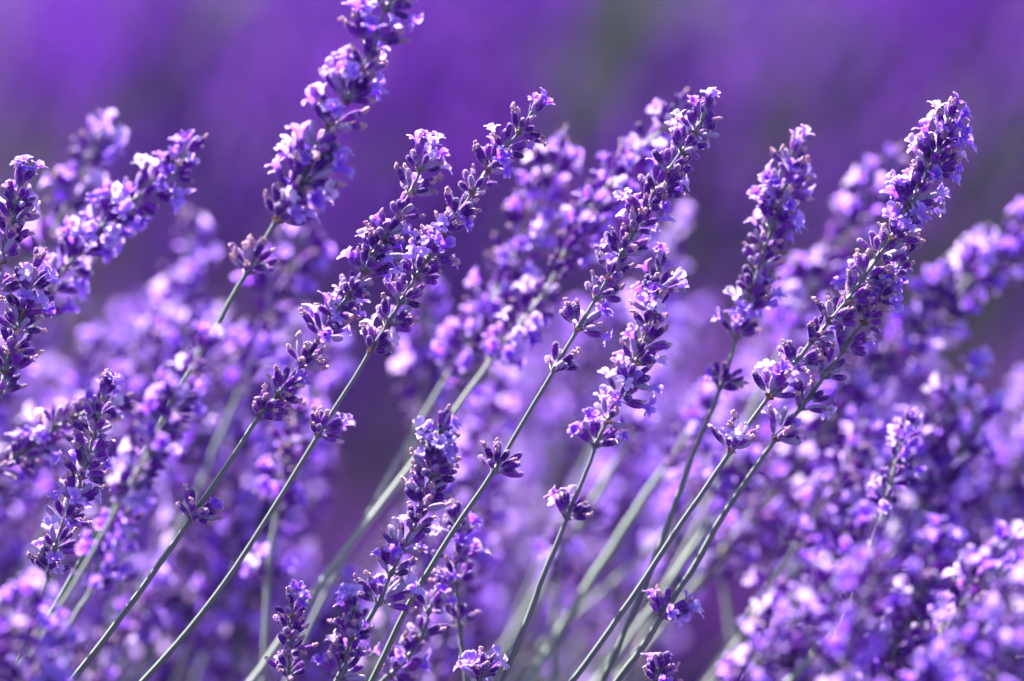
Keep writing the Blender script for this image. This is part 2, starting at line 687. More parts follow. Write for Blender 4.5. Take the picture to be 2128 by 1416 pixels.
def build_stalk(pts, whorls, label, d=FOCUS, dl=0.0, s=1.0, lod=0, thick=1.0, seed=0, bloom=.25, dry=.35, n=12, tipn=6, group=GROUP_SHARP):
    rnd = random.Random(seed + 5)
    path = stalk_path(pts, d, dl)
    jit = np.array([[rnd.gauss(0, .00022) for _ in range(3)] for _ in path]); jit[1:-1] = (jit[:-2] + jit[1:-1] + jit[2:]) / 2
    path = path + jit          # stems are never quite straight
    root = path[-1]
    e = empty('lavender_stalk', root, label, group)
    # stem
    loc = path - root
    wk = [nearest(path, at(w_[0], w_[1], d)) for w_ in whorls]
    kl = max([1] + [b for a, b in zip(wk, wk[1:]) if b - a < 9])     # end of the dense part of the spike
    rad = np.interp(np.arange(len(loc)), [0, kl, kl + 8, len(loc)], [.5, .8, 1.05 * thick, 1.25 * thick]) * MM
    vv = tube_mesh(loc[::-1], rad[::-1], 12 if lod == 0 else 8, mat=STEM if lod == 0 and thick < 1.2 else PALE)
    child('stem', to_mesh('stem', vv), e)
    if lod:
        W2 = [whorls[0]]
        for a, b in zip(whorls, whorls[1:]):
            g_ = math.hypot(a[0] - b[0], a[1] - b[1])
            if 62 < g_ < 112:
                W2.append(((a[0] + b[0]) / 2, (a[1] + b[1]) / 2))
            W2.append(b)
        whorls = W2
    for wi, wv in enumerate(whorls):
        x, y = wv[0], wv[1]
        opt = wv[2] if len(wv) > 2 else {}
        k = nearest(path[:len(path)], at(x, y, d))
        k = max(1, min(len(path) - 2, k))
        # refine on the segment
        P = at(x, y, d)
        tg = path[k - 1] - path[k + 1]; tg = tg / np.linalg.norm(tg)
        c = path[k] + tg * np.dot(P - path[k], tg)
        ss = s * opt.get('s', rnd.uniform(.90, 1.02)) * (1.03 if lod == 0 else 1.0) * min(1.0, .86 + .035 * wi)   # spikes taper to the tip
        tip = wi == 0 and not opt.get('full')
        c = c - tg * (3.0 * MM * ss if not tip else 4 * MM * ss)
        spin = rnd.gauss(0, .35) if rnd.random() < .65 else math.pi / 2 + rnd.gauss(0, .5)
        fr = frame(c - root, tg, (1, 0, 0), ss, spin)
        kw = dict(n=max(3, opt.get('n', n if not tip else tipn) + (1 if wi else 0)), bloom=1.0 * opt.get('bloom', bloom * rnd.choice((.3, 1, 1.5))), dry=opt.get('dry', dry), tip=tip)
        if lod == 0:
            wo = child('flower_whorl', KNOT, e, fr)
            for kind, idx, m in whorl_layout(rnd, 0, **kw):
                nm = {'blossom': 'blossom', 'bract': 'bract'}.get(kind, 'calyx')
                child(nm, PMESH[kind][idx], wo, m)
        else:
            child('flower_whorl', rnd.choice(WH[(1, tip)]), e, fr)
    return e


# ------------------------------------------------------------------ the traced stalks (pixels of the photograph, tip first)
def O(**k):
    return k


S = []
S.append(dict(  # tall thick one leaving the top edge
    pts=[(846, -70), (812, 0), (776, 80), (742, 170), (706, 232), (672, 285), (640, 350), (600, 420), (560, 482), (528, 540), (472, 636), (424, 722), (380, 800), (300, 940), (215, 1090), (100, 1290)],
    wh=[(842, -55), (815, 5, O(n=14, bloom=.3)), (778, 75, O(n=12)), (765, 130, O(n=8, bloom=.3)), (722, 185, O(n=14, bloom=.5)), (690, 245, O(n=14, bloom=.3)), (655, 300, O(n=12, bloom=.1)), (630, 355, O(n=16, bloom=.5)), (600, 395, O(n=14, bloom=.6)), (590, 440, O(n=16, bloom=.2)), (525, 545, O(n=16, bloom=.05, dry=.5))],
    label='tallest lavender stalk, slightly blurred, its flower spike cut by the top edge', d=1.462, s=1.22, thick=1.12, lod=0))
S.append(dict(
    pts=[(900, 296), (880, 345), (852, 400), (828, 445), (803, 490), (772, 540), (728, 610), (690, 660), (640, 740), (590, 805), (540, 865), (470, 970), (400, 1075), (310, 1205), (235, 1305), (150, 1416)],
    wh=[(893, 310, O(n=4, bloom=.4)), (885, 342, O(n=7)), (858, 385, O(n=10, bloom=.5)), (832, 434, O(n=12, bloom=.1)), (806, 484, O(n=12, bloom=.1)), (774, 512, O(n=14, bloom=.5)), (764, 550, O(n=14, bloom=.3)), (727, 595, O(n=13, bloom=.0)), (690, 638, O(n=14, bloom=.3)), (668, 680, O(n=14, bloom=.4)), (633, 745, O(n=15, bloom=0, dry=.6)), (580, 805, O(n=14, bloom=.1, dry=.5)), (547, 855, O(n=16, bloom=0, dry=.5)), (405, 1068, O(n=12, bloom=.1, dry=.3))],
    label='sharp lavender stalk with one pink blossom at its tip, left of the forked blossom one', d=1.495))
S.append(dict(
    pts=[(1118, 212), (1096, 250), (1058, 300), (1022, 346), (988, 392), (955, 440), (925, 478), (896, 525), (868, 575), (835, 625), (805, 675), (770, 730), (720, 810), (665, 900), (600, 1005), (480, 1195), (395, 1305), (300, 1416)],
    wh=[(1108, 220, O(n=5, bloom=.4)), (1085, 262, O(n=11, bloom=0)), (1054, 298, O(n=11, bloom=.35)), (1022, 340, O(n=14, bloom=.4)), (988, 386, O(n=10, bloom=0)), (955, 436, O(n=12, bloom=0, dry=.5)), (928, 474, O(n=14, bloom=.35)), (898, 522, O(n=14, bloom=.4)), (872, 562, O(n=14, bloom=.1)), (836, 612, O(n=14, bloom=0, dry=.5)), (811, 658, O(n=14, bloom=0)), (775, 715, O(n=15, bloom=.15, dry=.5)), (668, 890, O(n=16, bloom=.1, dry=.5))],
    label='sharp lavender stalk, pale forked blossom at its tip, lone whorl low on its stem', d=1.505))
S.append(dict(
    pts=[(1476, 208), (1452, 262), (1424, 305), (1396, 345), (1368, 390), (1345, 430), (1322, 468), (1300, 515), (1268, 570), (1238, 620), (1205, 675), (1160, 755), (1110, 840), (1045, 950), (985, 1040), (910, 1150), (850, 1255), (775, 1416)],
    wh=[(1470, 224, O(n=7, bloom=.2)), (1450, 262, O(n=10, bloom=.2)), (1424, 300, O(n=12, bloom=.4)), (1396, 342, O(n=12, bloom=0)), (1368, 384, O(n=12, bloom=.25)), (1345, 422, O(n=11)), (1322, 460, O(n=12, bloom=.35)), (1300, 512, O(n=12, bloom=.1)), (1268, 560, O(n=10, bloom=.05, dry=.4)), (1240, 603, O(n=10, bloom=0, dry=.3)), (1208, 667, O(n=12, bloom=.3)), (1160, 752, O(n=12, bloom=.2)), (1038, 966, O(n=13, bloom=0, dry=.5))],
    label='sharp lavender stalk right of centre, stem running down between two short spikes', d=1.494))
S.append(dict(
    pts=[(1374, 532), (1366, 590), (1360, 640), (1345, 690), (1328, 735), (1310, 780), (1290, 825), (1265, 870), (1240, 925), (1210, 1000), (1170, 1100), (1130, 1190), (1095, 1290), (1043, 1416)],
    wh=[(1368, 545, O(n=8, bloom=.1)), (1366, 592, O(n=11, bloom=.35)), (1358, 634, O(n=12, bloom=.5)), (1345, 672, O(n=12, bloom=.1)), (1334, 706, O(n=12, bloom=0)), (1320, 740, O(n=12, bloom=.05)), (1306, 780, O(n=12, bloom=.15)), (1290, 815, O(n=12, bloom=.4)), (1265, 858, O(n=12, bloom=.5)), (1243, 912, O(n=13, bloom=.5)), (1180, 1062, O(n=11, bloom=.15, dry=.5))],
    label='sharp short lavender spike right of centre on a thin green stem bending down', d=1.511))
S.append(dict(
    pts=[(1660, 272), (1648, 340), (1630, 395), (1612, 450), (1595, 505), (1575, 565), (1552, 630), (1530, 705), (1500, 800), (1462, 890), (1425, 985), (1380, 1110), (1330, 1240), (1255, 1416)],
    wh=[(1656, 298, O(n=4, bloom=.6)), (1646, 345, O(n=9, bloom=.2)), (1632, 385, O(n=12, bloom=.2)), (1618, 418, O(n=12, bloom=.4)), (1605, 455, O(n=14, bloom=.6)), (1596, 497, O(n=12, bloom=.3)), (1580, 540, O(n=12, bloom=0, dry=.4)), (1562, 590, O(n=12, bloom=.1)), (1552, 632, O(n=12, bloom=.3)), (1535, 685, O(n=12, bloom=.3)), (1503, 792, O(n=12, bloom=.1))],
    label='slender lavender spike, stacked pale blossoms at its tip, left of the longest spike', d=1.535))
S.append(dict(
    pts=[(1982, 218), (1962, 275), (1944, 320), (1925, 366), (1902, 410), (1878, 452), (1852, 496), (1826, 535), (1794, 580), (1760, 622), (1722, 670), (1685, 712), (1638, 775), (1585, 840), (1520, 935), (1418, 1080), (1340, 1205), (1262, 1312), (1191, 1416)],
    wh=[(1975, 232, O(n=8, bloom=.1)), (1962, 270, O(n=12, bloom=.6)), (1946, 308, O(n=13, bloom=.6)), (1936, 340, O(n=13, bloom=.3)), (1922, 372, O(n=12, bloom=.1)), (1898, 408, O(n=14, bloom=.5)), (1880, 440, O(n=14, bloom=.4)), (1862, 478, O(n=15, bloom=.5)), (1835, 520, O(n=14, bloom=.1)), (1794, 558, O(n=13, bloom=.2)), (1763, 604, O(n=13, bloom=.4)), (1720, 642, O(n=12, bloom=.1, dry=.4)), (1680, 680, O(n=12, bloom=0, dry=.4)), (1648, 738, O(n=12, bloom=0, dry=.4)), (1590, 795, O(n=11, bloom=.2)), (1517, 912, O(n=12, bloom=.25, dry=.3))],
    label='longest sharp lavender spike, full of violet blossom, reaching highest near the right edge', d=1.498))
S.append(dict(
    pts=[(1896, 502), (1872, 545), (1835, 605), (1800, 660), (1758, 718), (1715, 780), (1672, 840), (1620, 900), (1560, 985), (1487, 1100), (1418, 1220), (1322, 1361), (1283, 1416)],
    wh=[(1890, 508, O(n=8, bloom=.1)), (1866, 548, O(n=12, bloom=.1, dry=.5)), (1832, 608, O(n=12, bloom=.4)), (1802, 655, O(n=12, bloom=.1)), (1756, 712, O(n=13, bloom=.3)), (1716, 764, O(n=13, bloom=0, dry=.5)), (1672, 830, O(n=14, bloom=.15, dry=.4)), (1618, 896, O(n=16, bloom=.15, dry=.5)), (1383, 1268, O(n=16, bloom=.25, dry=.4))],
    label='sharp lavender stalk close behind the longest spike, lone whorl low on its dark stem', d=1.51, thick=1.1))
S.append(dict(
    pts=[(50, 352), (42, 400), (30, 450), (14, 510), (-6, 580), (-30, 680), (-70, 820), (-140, 1050)],
    wh=[(52, 372, O(n=12, bloom=.7, s=1.1)), (34, 412, O(n=12, bloom=.4)), (30, 448, O(n=12, bloom=.1)), (16, 490, O(n=12, bloom=0, dry=.4)), (0, 530, O(n=12)), (-18, 590, O(n=12))],
    label='sharp lavender spike at the left edge, crowned with white and pink open blossoms', d=1.497))
S.append(dict(
    pts=[(86, 528), (72, 560), (58, 610), (42, 665), (26, 715), (12, 770), (-6, 840), (-40, 960), (-90, 1120)],
    wh=[(76, 545, O(n=9, bloom=0)), (66, 590, O(n=14, bloom=.4)), (46, 635, O(n=14, bloom=.15)), (36, 672, O(n=14, bloom=.1)), (22, 718, O(n=13, bloom=0)), (10, 760, O(n=13)), (2, 800, O(n=12, bloom=0))],
    label='sharp dark lavender spike at the left edge below the white crowned one', d=1.503))
S.append(dict(
    pts=[(222, 802), (208, 860), (196, 905), (186, 945), (172, 990), (155, 1035), (130, 1090), (112, 1150), (98, 1210), (74, 1280), (40, 1370), (25, 1416)],
    wh=[(236, 812, O(n=9, bloom=.3)), (207, 858, O(n=13, bloom=0)), (197, 892, O(n=12, bloom=0)), (186, 935, O(n=11, bloom=.1)), (175, 978, O(n=12, bloom=.5)), (158, 1028, O(n=11, bloom=.15)), (133, 1078, O(n=9, bloom=.25)), (117, 1130, O(n=9, bloom=.15)), (102, 1185, O(n=11, bloom=.4))],
    label='lavender spike at the lower left with one blossom raised beside its tip', d=1.49, thick=.7))
S.append(dict(
    pts=[(272, 838), (215, 846), (165, 862), (120, 888), (80, 918), (38, 948), (0, 975), (-60, 1030), (-140, 1120)],
    wh=[(262, 846, O(n=6, bloom=0)), (212, 846, O(n=9)), (165, 862, O(n=10, bloom=.2)), (124, 884, O(n=11, bloom=.1)), (80, 914, O(n=12, bloom=.3)), (38, 944, O(n=12)), (2, 972, O(n=10))],
    label='low leaning lavender spike at the left edge, lying almost level behind the lower left spike', d=1.54, lod=0))
S.append(dict(
    pts=[(930, 868), (916, 905), (906, 945), (896, 985), (884, 1030), (864, 1085), (836, 1140), (812, 1195), (792, 1245), (765, 1290), (735, 1345), (700, 1416)],
    wh=[(922, 880, O(n=9, bloom=0)), (908, 912, O(n=13, bloom=.5)), (906, 945, O(n=13, bloom=.25)), (897, 975, O(n=12, bloom=0, dry=.5)), (886, 1010, O(n=12, bloom=0)), (878, 1042, O(n=12, bloom=0, dry=.5)), (861, 1086, O(n=12, bloom=.05, dry=.4)), (835, 1134, O(n=12, bloom=.45)), (817, 1178, O(n=10, bloom=.3)), (796, 1240, O(n=13, bloom=.2, dry=.4))],
    label='sharp dense lavender spike low in the middle, stem partly hidden at its foot', d=1.49))
S.append(dict(
    pts=[(944, 1048), (948, 1100), (948, 1160), (950, 1215), (954, 1290), (960, 1350), (968, 1416)],
    wh=[(943, 1066, O(n=9, bloom=.3)), (950, 1100, O(n=11, bloom=.5)), (948, 1155, O(n=11, bloom=.3)), (948, 1200, O(n=12, bloom=0)), (955, 1292, O(n=8, bloom=0))],
    label='small upright lavender spike on a light green stem behind a crossing long stem', d=1.53, thick=.85, s=.95))
S.append(dict(
    pts=[(914, 1208), (894, 1262), (880, 1315), (852, 1362), (815, 1396), (770, 1440), (730, 1490)],
    wh=[(908, 1216, O(n=6, bloom=.7)), (892, 1258, O(n=11, bloom=.4)), (882, 1316, O(n=9, bloom=0)), (851, 1358, O(n=11, bloom=0, dry=.2)), (812, 1392, O(n=13, bloom=.4))],
    label='lavender spike at the bottom edge leaning right under the long crossing stem', d=1.525, thick=.8))
S.append(dict(
    pts=[(728, 1244), (731, 1290), (726, 1330), (718, 1375), (708, 1430), (695, 1490)],
    wh=[(727, 1256, O(n=8, bloom=.8)), (731, 1285, O(n=11, bloom=.15)), (730, 1322, O(n=12, bloom=.1)), (718, 1361, O(n=13, bloom=.2)), (712, 1400, O(n=14, bloom=.25))],
    label='lavender spike rising from the bottom edge with a large frilled lilac blossom on top', d=1.478, thick=.85, s=.92))
S.append(dict(
    pts=[(608, 1226), (606, 1270), (603, 1320), (602, 1370), (600, 1430), (594, 1500)],
    wh=[(607, 1244, O(n=6, bloom=.7)), (607, 1268, O(n=8, bloom=.3)), (604, 1308, O(n=12, bloom=0, dry=.2)), (602, 1355, O(n=13, bloom=0, dry=.3)), (601, 1400, O(n=13, bloom=.1))],
    label='upright pale lavender spike at the bottom edge with tube blossoms on top', d=1.492, thick=.8, s=.9))
S.append(dict(
    pts=[(1004, 1372), (1002, 1400), (996, 1440), (985, 1500)],
    wh=[(1003, 1384, O(n=8, bloom=0)), (1000, 1404, O(n=13, bloom=.4))],
    label='rounded lavender tip just peeking over the bottom edge between two green stems', d=1.5, thick=.9))
S.append(dict(
    pts=[(1376, 1366), (1372, 1400), (1362, 1440), (1345, 1500)],
    wh=[(1376, 1378, O(n=9, bloom=0, dry=0)), (1368, 1408, O(n=12, bloom=.3))],
    label='small bud covered lavender tip at the bottom edge beside the darkest stem', d=1.505, thick=.9))
NSHARP = len(S)
# softer ones
S.append(dict(
    pts=[(1424, 200), (1384, 262), (1340, 300), (1290, 360), (1238, 415), (1205, 470), (1170, 530), (1150, 580), (1108, 640), (1062, 695), (1015, 760), (930, 875), (820, 1015), (650, 1235), (540, 1395), (500, 1450)],
    wh=[(1416, 215), (1345, 285), (1300, 318), (1268, 365), (1225, 408), (1205, 460), (1178, 520), (1150, 560), (1120, 610), (1062, 655), (1050, 690), (1030, 738)],
    label='blurred lavender stalk whose thick grey stem crosses behind the central stems', d=1.575, s=1.08, thick=1.4, lod=1))
S.append(dict(
    pts=[(1165, 285), (1150, 340), (1120, 395), (1100, 440), (1082, 505), (1045, 575), (1010, 645), (975, 700), (930, 780), (860, 900), (780, 1050)],
    wh=[(1160, 298), (1145, 340), (1120, 385), (1105, 425), (1090, 470), (1078, 515), (1040, 560), (1022, 600), (1005, 640), (965, 700), (935, 770)],
    label='more blurred lavender spike with a bright white tip, between the two central sharp spikes', d=1.605, s=1.3, lod=1))
S.append(dict(
    pts=[(415, 288), (370, 340), (320, 385), (280, 415), (235, 450), (190, 495), (145, 545), (110, 600), (80, 660), (20, 770), (-60, 900)],
    wh=[(408, 308), (358, 352), (315, 372), (282, 400), (238, 438), (190, 488), (150, 540), (118, 590), (95, 645)],
    label='soft lavender spike leaning right at the upper left with a big pink tip', d=1.548, s=1.15, lod=1))
S.append(dict(
    pts=[(206, 272), (190, 320), (165, 380), (140, 430), (110, 490), (70, 590), (20, 720), (-30, 850)],
    wh=[(205, 285), (188, 310), (172, 350), (155, 395), (135, 435), (115, 470), (90, 520)],
    label='blurred lavender spike at the upper left standing behind the soft pink tipped one', d=1.62, s=1.3, lod=1))
S.append(dict(
    pts=[(1862, 325), (1840, 370), (1800, 430), (1760, 490), (1715, 540), (1680, 600), (1650, 670), (1600, 780), (1540, 900), (1450, 1090)],
    wh=[(1858, 340), (1815, 405), (1785, 445), (1740, 490), (1705, 530), (1690, 580), (1660, 620), (1640, 670)],
    label='blurred lavender spike behind and left of the longest sharp spike', d=1.66, s=1.4, lod=1))
S.append(dict(
    pts=[(2180, 440), (2110, 490), (2040, 550), (1970, 635), (1900, 690), (1840, 745), (1770, 820), (1705, 890), (1640, 960), (1540, 1095), (1400, 1270), (1290, 1410)],
    wh=[(2170, 450), (2110, 490), (2060, 535), (1995, 600), (1930, 650), (1895, 700), (1840, 755), (1785, 790), (1740, 850), (1640, 960), (1512, 1130)],
    label='blurred lavender stalk leaning in from the right edge, pale green stem below', d=1.65, s=1.3, thick=1.3, lod=1))
S.append(dict(
    pts=[(1396, 462), (1380, 510), (1372, 560), (1350, 640), (1310, 760), (1250, 900), (1180, 1060)],
    wh=[(1394, 478), (1385, 515), (1372, 560), (1360, 615), (1345, 665)],
    label='strongly blurred pale lavender blob behind the short middle right spike', d=1.76, s=1.5, lod=1))
S.append(dict(
    pts=[(392, 440), (394, 500), (392, 560), (380, 640), (360, 740), (330, 880), (290, 1050)],
    wh=[(392, 462, O()), (398, 500), (392, 560), (388, 610), (372, 660), (362, 720)],
    label='strongly blurred upright lavender spike with two round pale petals on top', d=1.72, s=1.5, lod=1))
S.append(dict(
    pts=[(640, 430), (622, 500), (605, 560), (570, 630), (545, 700), (515, 780), (470, 880), (400, 1040)],
    wh=[(640, 450), (625, 500), (610, 545), (585, 600), (560, 640), (540, 690), (525, 740), (500, 790)],
    label='blurred lavender spike directly behind the lowest whorls of the tallest stalk', d=1.65, s=1.4, lod=1))
S.append(dict(
    pts=[(612, 800), (600, 900), (590, 960), (578, 1040), (566, 1120), (556, 1200), (552, 1330), (545, 1416)],
    wh=[(612, 815), (606, 860), (602, 905), (594, 950), (590, 1000), (584, 1045), (560, 1195)],
    label='soft upright lavender stalk with a small whorl well below its spike', d=1.60, s=1.15, lod=1))
S.append(dict(
    pts=[(890, 600), (886, 680), (880, 760), (872, 840), (860, 930), (842, 1050), (815, 1200)],
    wh=[(890, 625), (888, 670), (880, 725), (875, 775), (870, 825), (862, 880)],
    label='faint blurred lavender spike behind the stem of the forked blossom stalk', d=1.68, s=1.3, lod=1))
S.append(dict(
    pts=[(1470, 830), (1430, 900), (1390, 960), (1330, 1050), (1240, 1190), (1140, 1350), (1100, 1416)],
    wh=[(1465, 845), (1425, 905), (1390, 955)],
    label='blurred lavender stalk whose thick pale stem fans down in the lower centre', d=1.63, s=1.2, thick=1.6, lod=1))
S.append(dict(
    pts=[(1330, 880), (1280, 960), (1230, 1050), (1180, 1130), (1120, 1250), (1060, 1350)],
    wh=[(1325, 890), (1300, 930), (1262, 1090)],
    label='blurred lavender stalk with a pale stem just left of the thick fanning one', d=1.67, s=1.2, thick=1.5, lod=1))
S.append(dict(
    pts=[(1790, 1010), (1750, 1080), (1700, 1140), (1640, 1205), (1560, 1300), (1470, 1416)],
    wh=[(1790, 1020), (1770, 1060), (1740, 1100), (1700, 1150)],
    label='blurred lavender stalk with a wide grey green stem, lower right, left of the flower thicket', d=1.63, s=1.15, thick=1.3, lod=1))
S.append(dict(
    pts=[(1860, 1060), (1820, 1140), (1790, 1215), (1740, 1300), (1700, 1350), (1640, 1416)],
    wh=[(1860, 1070), (1840, 1110), (1815, 1160), (1690, 1270)],
    label='lavender stalk with a bright green stem piece between blurred flowers at the lower right', d=1.60, s=1.05, thick=1.1, lod=1))
S.append(dict(
    pts=[(1890, 866), (1880, 900), (1865, 950), (1850, 1010), (1830, 1090), (1790, 1200)],
    wh=[(1889, 876), (1876, 915), (1862, 955), (1850, 995), (1845, 1040)],
    label='small pale bud tip sticking up from the right thicket, sharper than its neighbours', d=1.545, s=.9, lod=1))
S.append(dict(
    pts=[(428, 700), (405, 760), (372, 815), (345, 870), (312, 935), (270, 1010), (225, 1090), (170, 1190)],
    wh=[(425, 712), (405, 760), (372, 812), (340, 868), (315, 925), (285, 980), (255, 1035)],
    label='half soft lavender spike hiding the lower stem of the tallest stalk', d=1.415, s=1.0, thick=.7, lod=1))
S.append(dict(
    pts=[(300, 985), (280, 1030), (255, 1085), (225, 1150), (190, 1220), (130, 1330)],
    wh=[(298, 995), (280, 1035), (258, 1080), (235, 1125), (210, 1175), (190, 1215)],
    label='half soft lavender spike right of the lower left spike and just as low', d=1.425, s=1.0, thick=.7, lod=1))
for px0, py0, px1, py1, dd, lab in (
        (1560, 960, 1330, 1300, 1.62, 'blurred pale green stalk with a small spike, behind the lone whorl of the darkest stem'),
        (1250, 1010, 1060, 1330, 1.72, 'blurred grey stalk, its stem slanting down behind the short sharp spike'),
        (1490, 1130, 1540, 1416, 1.70, 'blurred grey stalk whose straight stem leans left, between the darker long stems'),
        (1160, 1120, 1150, 1400, 1.66, 'blurred upright pale stalk between the short spike and the dense middle spike'),
        (1620, 1220, 1520, 1380, 1.68, 'short blurred pale stalk low on the right, beside the wide grey green stem'),
        (1960, 1210, 1850, 1416, 1.60, 'blurred pale stalk in the dark opening near the lower right corner'),
        (2010, 1250, 1930, 1416, 1.64, 'second blurred pale stalk in the dark opening at the lower right')):
    fx, fy = px1 - px0, py1 - py0
    S.append(dict(pts=[(px0 - fx * .02, py0 - 20), (px0 + fx * .3, py0 + fy * .3), (px0 + fx * .65, py0 + fy * .66), (px1, py1)],
                  wh=[(px0, py0), (px0 + fx * .12, py0 + fy * .12), (px0 + fx * .25, py0 + fy * .25)], label=lab, d=dd, s=1.1, thick=1.35, lod=1))
for i, q in enumerate(S):
    build_stalk(q['pts'], q['wh'], q['label'], q.get('d', FOCUS), q.get('dl', 0.01), q.get('s', 1.0), q.get('lod', 0), q.get('thick', 1.0), seed=i * 17,
                group=GROUP_SHARP if i < NSHARP else 'softly blurred lavender stalks among the sharp ones')

# ------------------------------------------------------------------ the rest of the bush: blurred stalks built from whole spikes
SPIKES = []
for k in range(14):
    rr = random.Random(300 + k)
    lst = []
    nwh = rr.randint(7, 10)
    z = 0.0
    zs = []
    for j in range(nwh):      # z runs up to 0 at the tip
        zs.append(z)
        z -= rr.uniform(7.2, 9.0) * MM * (1 + (0.10 * j if j > nwh - 3 else 0))
    if rr.random() < .5:
        zs.append(z - rr.uniform(8, 18) * MM)
    bd = rr.uniform(-.8, .8)
    for j, zz in enumerate(zs):
        tip = j == 0
        fr = np.array(Matrix.Translation((bd * zz * zz, 0, zz - 4 * MM)) @ Matrix.Rotation(rr.uniform(0, 3.14), 4, 'Z') @ Matrix.Scale(rr.uniform(.95, 1.1), 4))
        for t, m, r in whorl_joint(rr, 1, n=7 if tip else rr.choice((10, 12)), bloom=rr.choice((.15, .3, .5)), dry=.25, tip=tip):
            lst.append((t, fr @ m, r))
    sp = np.array([(bd * q * q, 0, q) for q in np.linspace(zs[-1] - .012, -.002, 10)])
    lst.append((tube_mesh(sp, .8 * MM, 6), np.eye(4), rr.random()))
    t, rn = join_inst(lst)
    me = to_mesh('flower_spike', t, rn)
    SPIKES.append((me, zs[-1] - .012, bd))


def spike_stalk(tip, down, s, label, group, rnd, thick=1.0, root=None):
    """a stalk from a shared spike mesh and its own stem"""
    me, zb, bd = rnd.choice(SPIKES)
    down = np.asarray(down, float); down /= np.linalg.norm(down)
    fr = frame(tip, -down, (1, 0, 0), s, rnd.uniform(0, 6.28))
    e = None
    base = fr @ Vector((bd * zb * zb, 0, zb + .002))
    dirn = (fr.to_3x3() @ Vector((2 * bd * zb, 0, 1))).normalized()
    b = np.array(base); dn = -np.array(dirn)
    pts = [b - dn * .002, b + dn * .03] + (root_of(b + dn * .03, dn) if root is None else root(b + dn * .03, dn))
    path = smooth_path(pts, 20)
    r = path[-1]
    e = empty('lavender_stalk', r, label, group)
    child('stem', to_mesh('stem', tube_mesh((path - r)[::-1], np.linspace(1.05, .8, len(path)) * MM * thick * s, 6, mat=PALE)), e)
    m = fr.copy(); m.translation -= Vector(r)
    child('flower_spike', me, e, m)
    return e


FILLS = [
    # x0,x1, y-at-x0, y-at-x1 (upper limit of tips), y max, depth range, count, lean deg, label, group
    (-150, 520, 520, 560, 1300, 1.64, 2.05, 60, 28, 'blurred lavender stalk at the @the left thicket, below the right leaning spikes', 'blurred stalks of the left thicket'),
    (450, 1050, 640, 700, 1260, 1.68, 2.1, 46, 22, 'blurred lavender stalk at the @the thicket behind the long crossing stems', 'blurred stalks of the middle thicket'),
    (1050, 1700, 620, 640, 1130, 1.80, 2.2, 44, 26, 'blurred lavender stalk at the @the thicket behind the fanning pale stems', 'blurred stalks behind the sharp stems'),
    (1650, 2350, 660, 540, 1400, 1.62, 1.95, 60, 34, 'blurred lavender stalk at the @the thicket on the right', 'blurred stalks of the right thicket'),
    (1720, 2250, 930, 790, 1450, 1.60, 1.76, 34, 30, 'half sharp lavender stalk at the @the dense flowers by the right edge', 'half sharp stalks of the right thicket'),
    (1690, 2250, 1120, 960, 1520, 1.34, 1.44, 16, 30, 'very soft lavender stalk nearest the camera at the bottom right', 'near soft stalks at the bottom right'),
    (-20, 130, 1180, 1210, 1440, 1.36, 1.43, 5, 35, 'very soft lavender stalk nearest the camera at the bottom left', 'near soft stalks at the bottom left'),
]
MARKS = [(520, 545, 'the lowest whorls of the tallest stalk'), (430, 720, 'the bare stem of the tallest stalk'), (405, 1068, 'the small lone whorl at the lower left'),
         (668, 890, 'the forked blossom stalk\'s lone whorl'), (480, 1190, 'the lower stem of the forked blossom stalk'), (1038, 966, 'the lone whorl beside the dense spike'),
         (920, 880, 'the tip of the dense middle spike'), (796, 1240, 'the bottom whorl of the dense spike'), (1180, 1062, 'the lone whorl under the short spike'),
         (1243, 912, 'the base of the short sharp spike'), (1503, 792, 'the lone whorl of the slender spike'), (1618, 896, 'the lowest whorls of the sharp pair'),
         (1383, 1268, 'the lone whorl on the darkest stem'), (1890, 870, 'the small pale bud tip'), (240, 810, 'the tip of the lower left spike'), (101, 1185, 'the foot of the lower left spike'),
         (608, 1226, 'the upright pale spike at the bottom'), (2040, 550, 'the spike leaning in at the right'), (390, 460, 'the two round pale petals'), (1640, 1180, 'the wide grey green stem'),
         (1290, 1180, 'the fanning pale stems'), (80, 914, 'the low level leaning spike'), (955, 1292, 'the small upright spike')]


def place_label(adj, x, y):
    d, mx, my, t = min((math.hypot(x - mx, y - my), mx, my, t) for mx, my, t in MARKS)
    a = math.degrees(math.atan2(my - y, x - mx)) % 360
    rel = ('right of', 'above right of', 'above', 'above left of', 'left of', 'below left of', 'below', 'below right of')[int((a + 22.5) // 45) % 8]
    return '%s lavender stalk, tip %s%s %s' % (adj, 'just ' if d < 80 else 'well ' if d > 160 else '', rel, t)


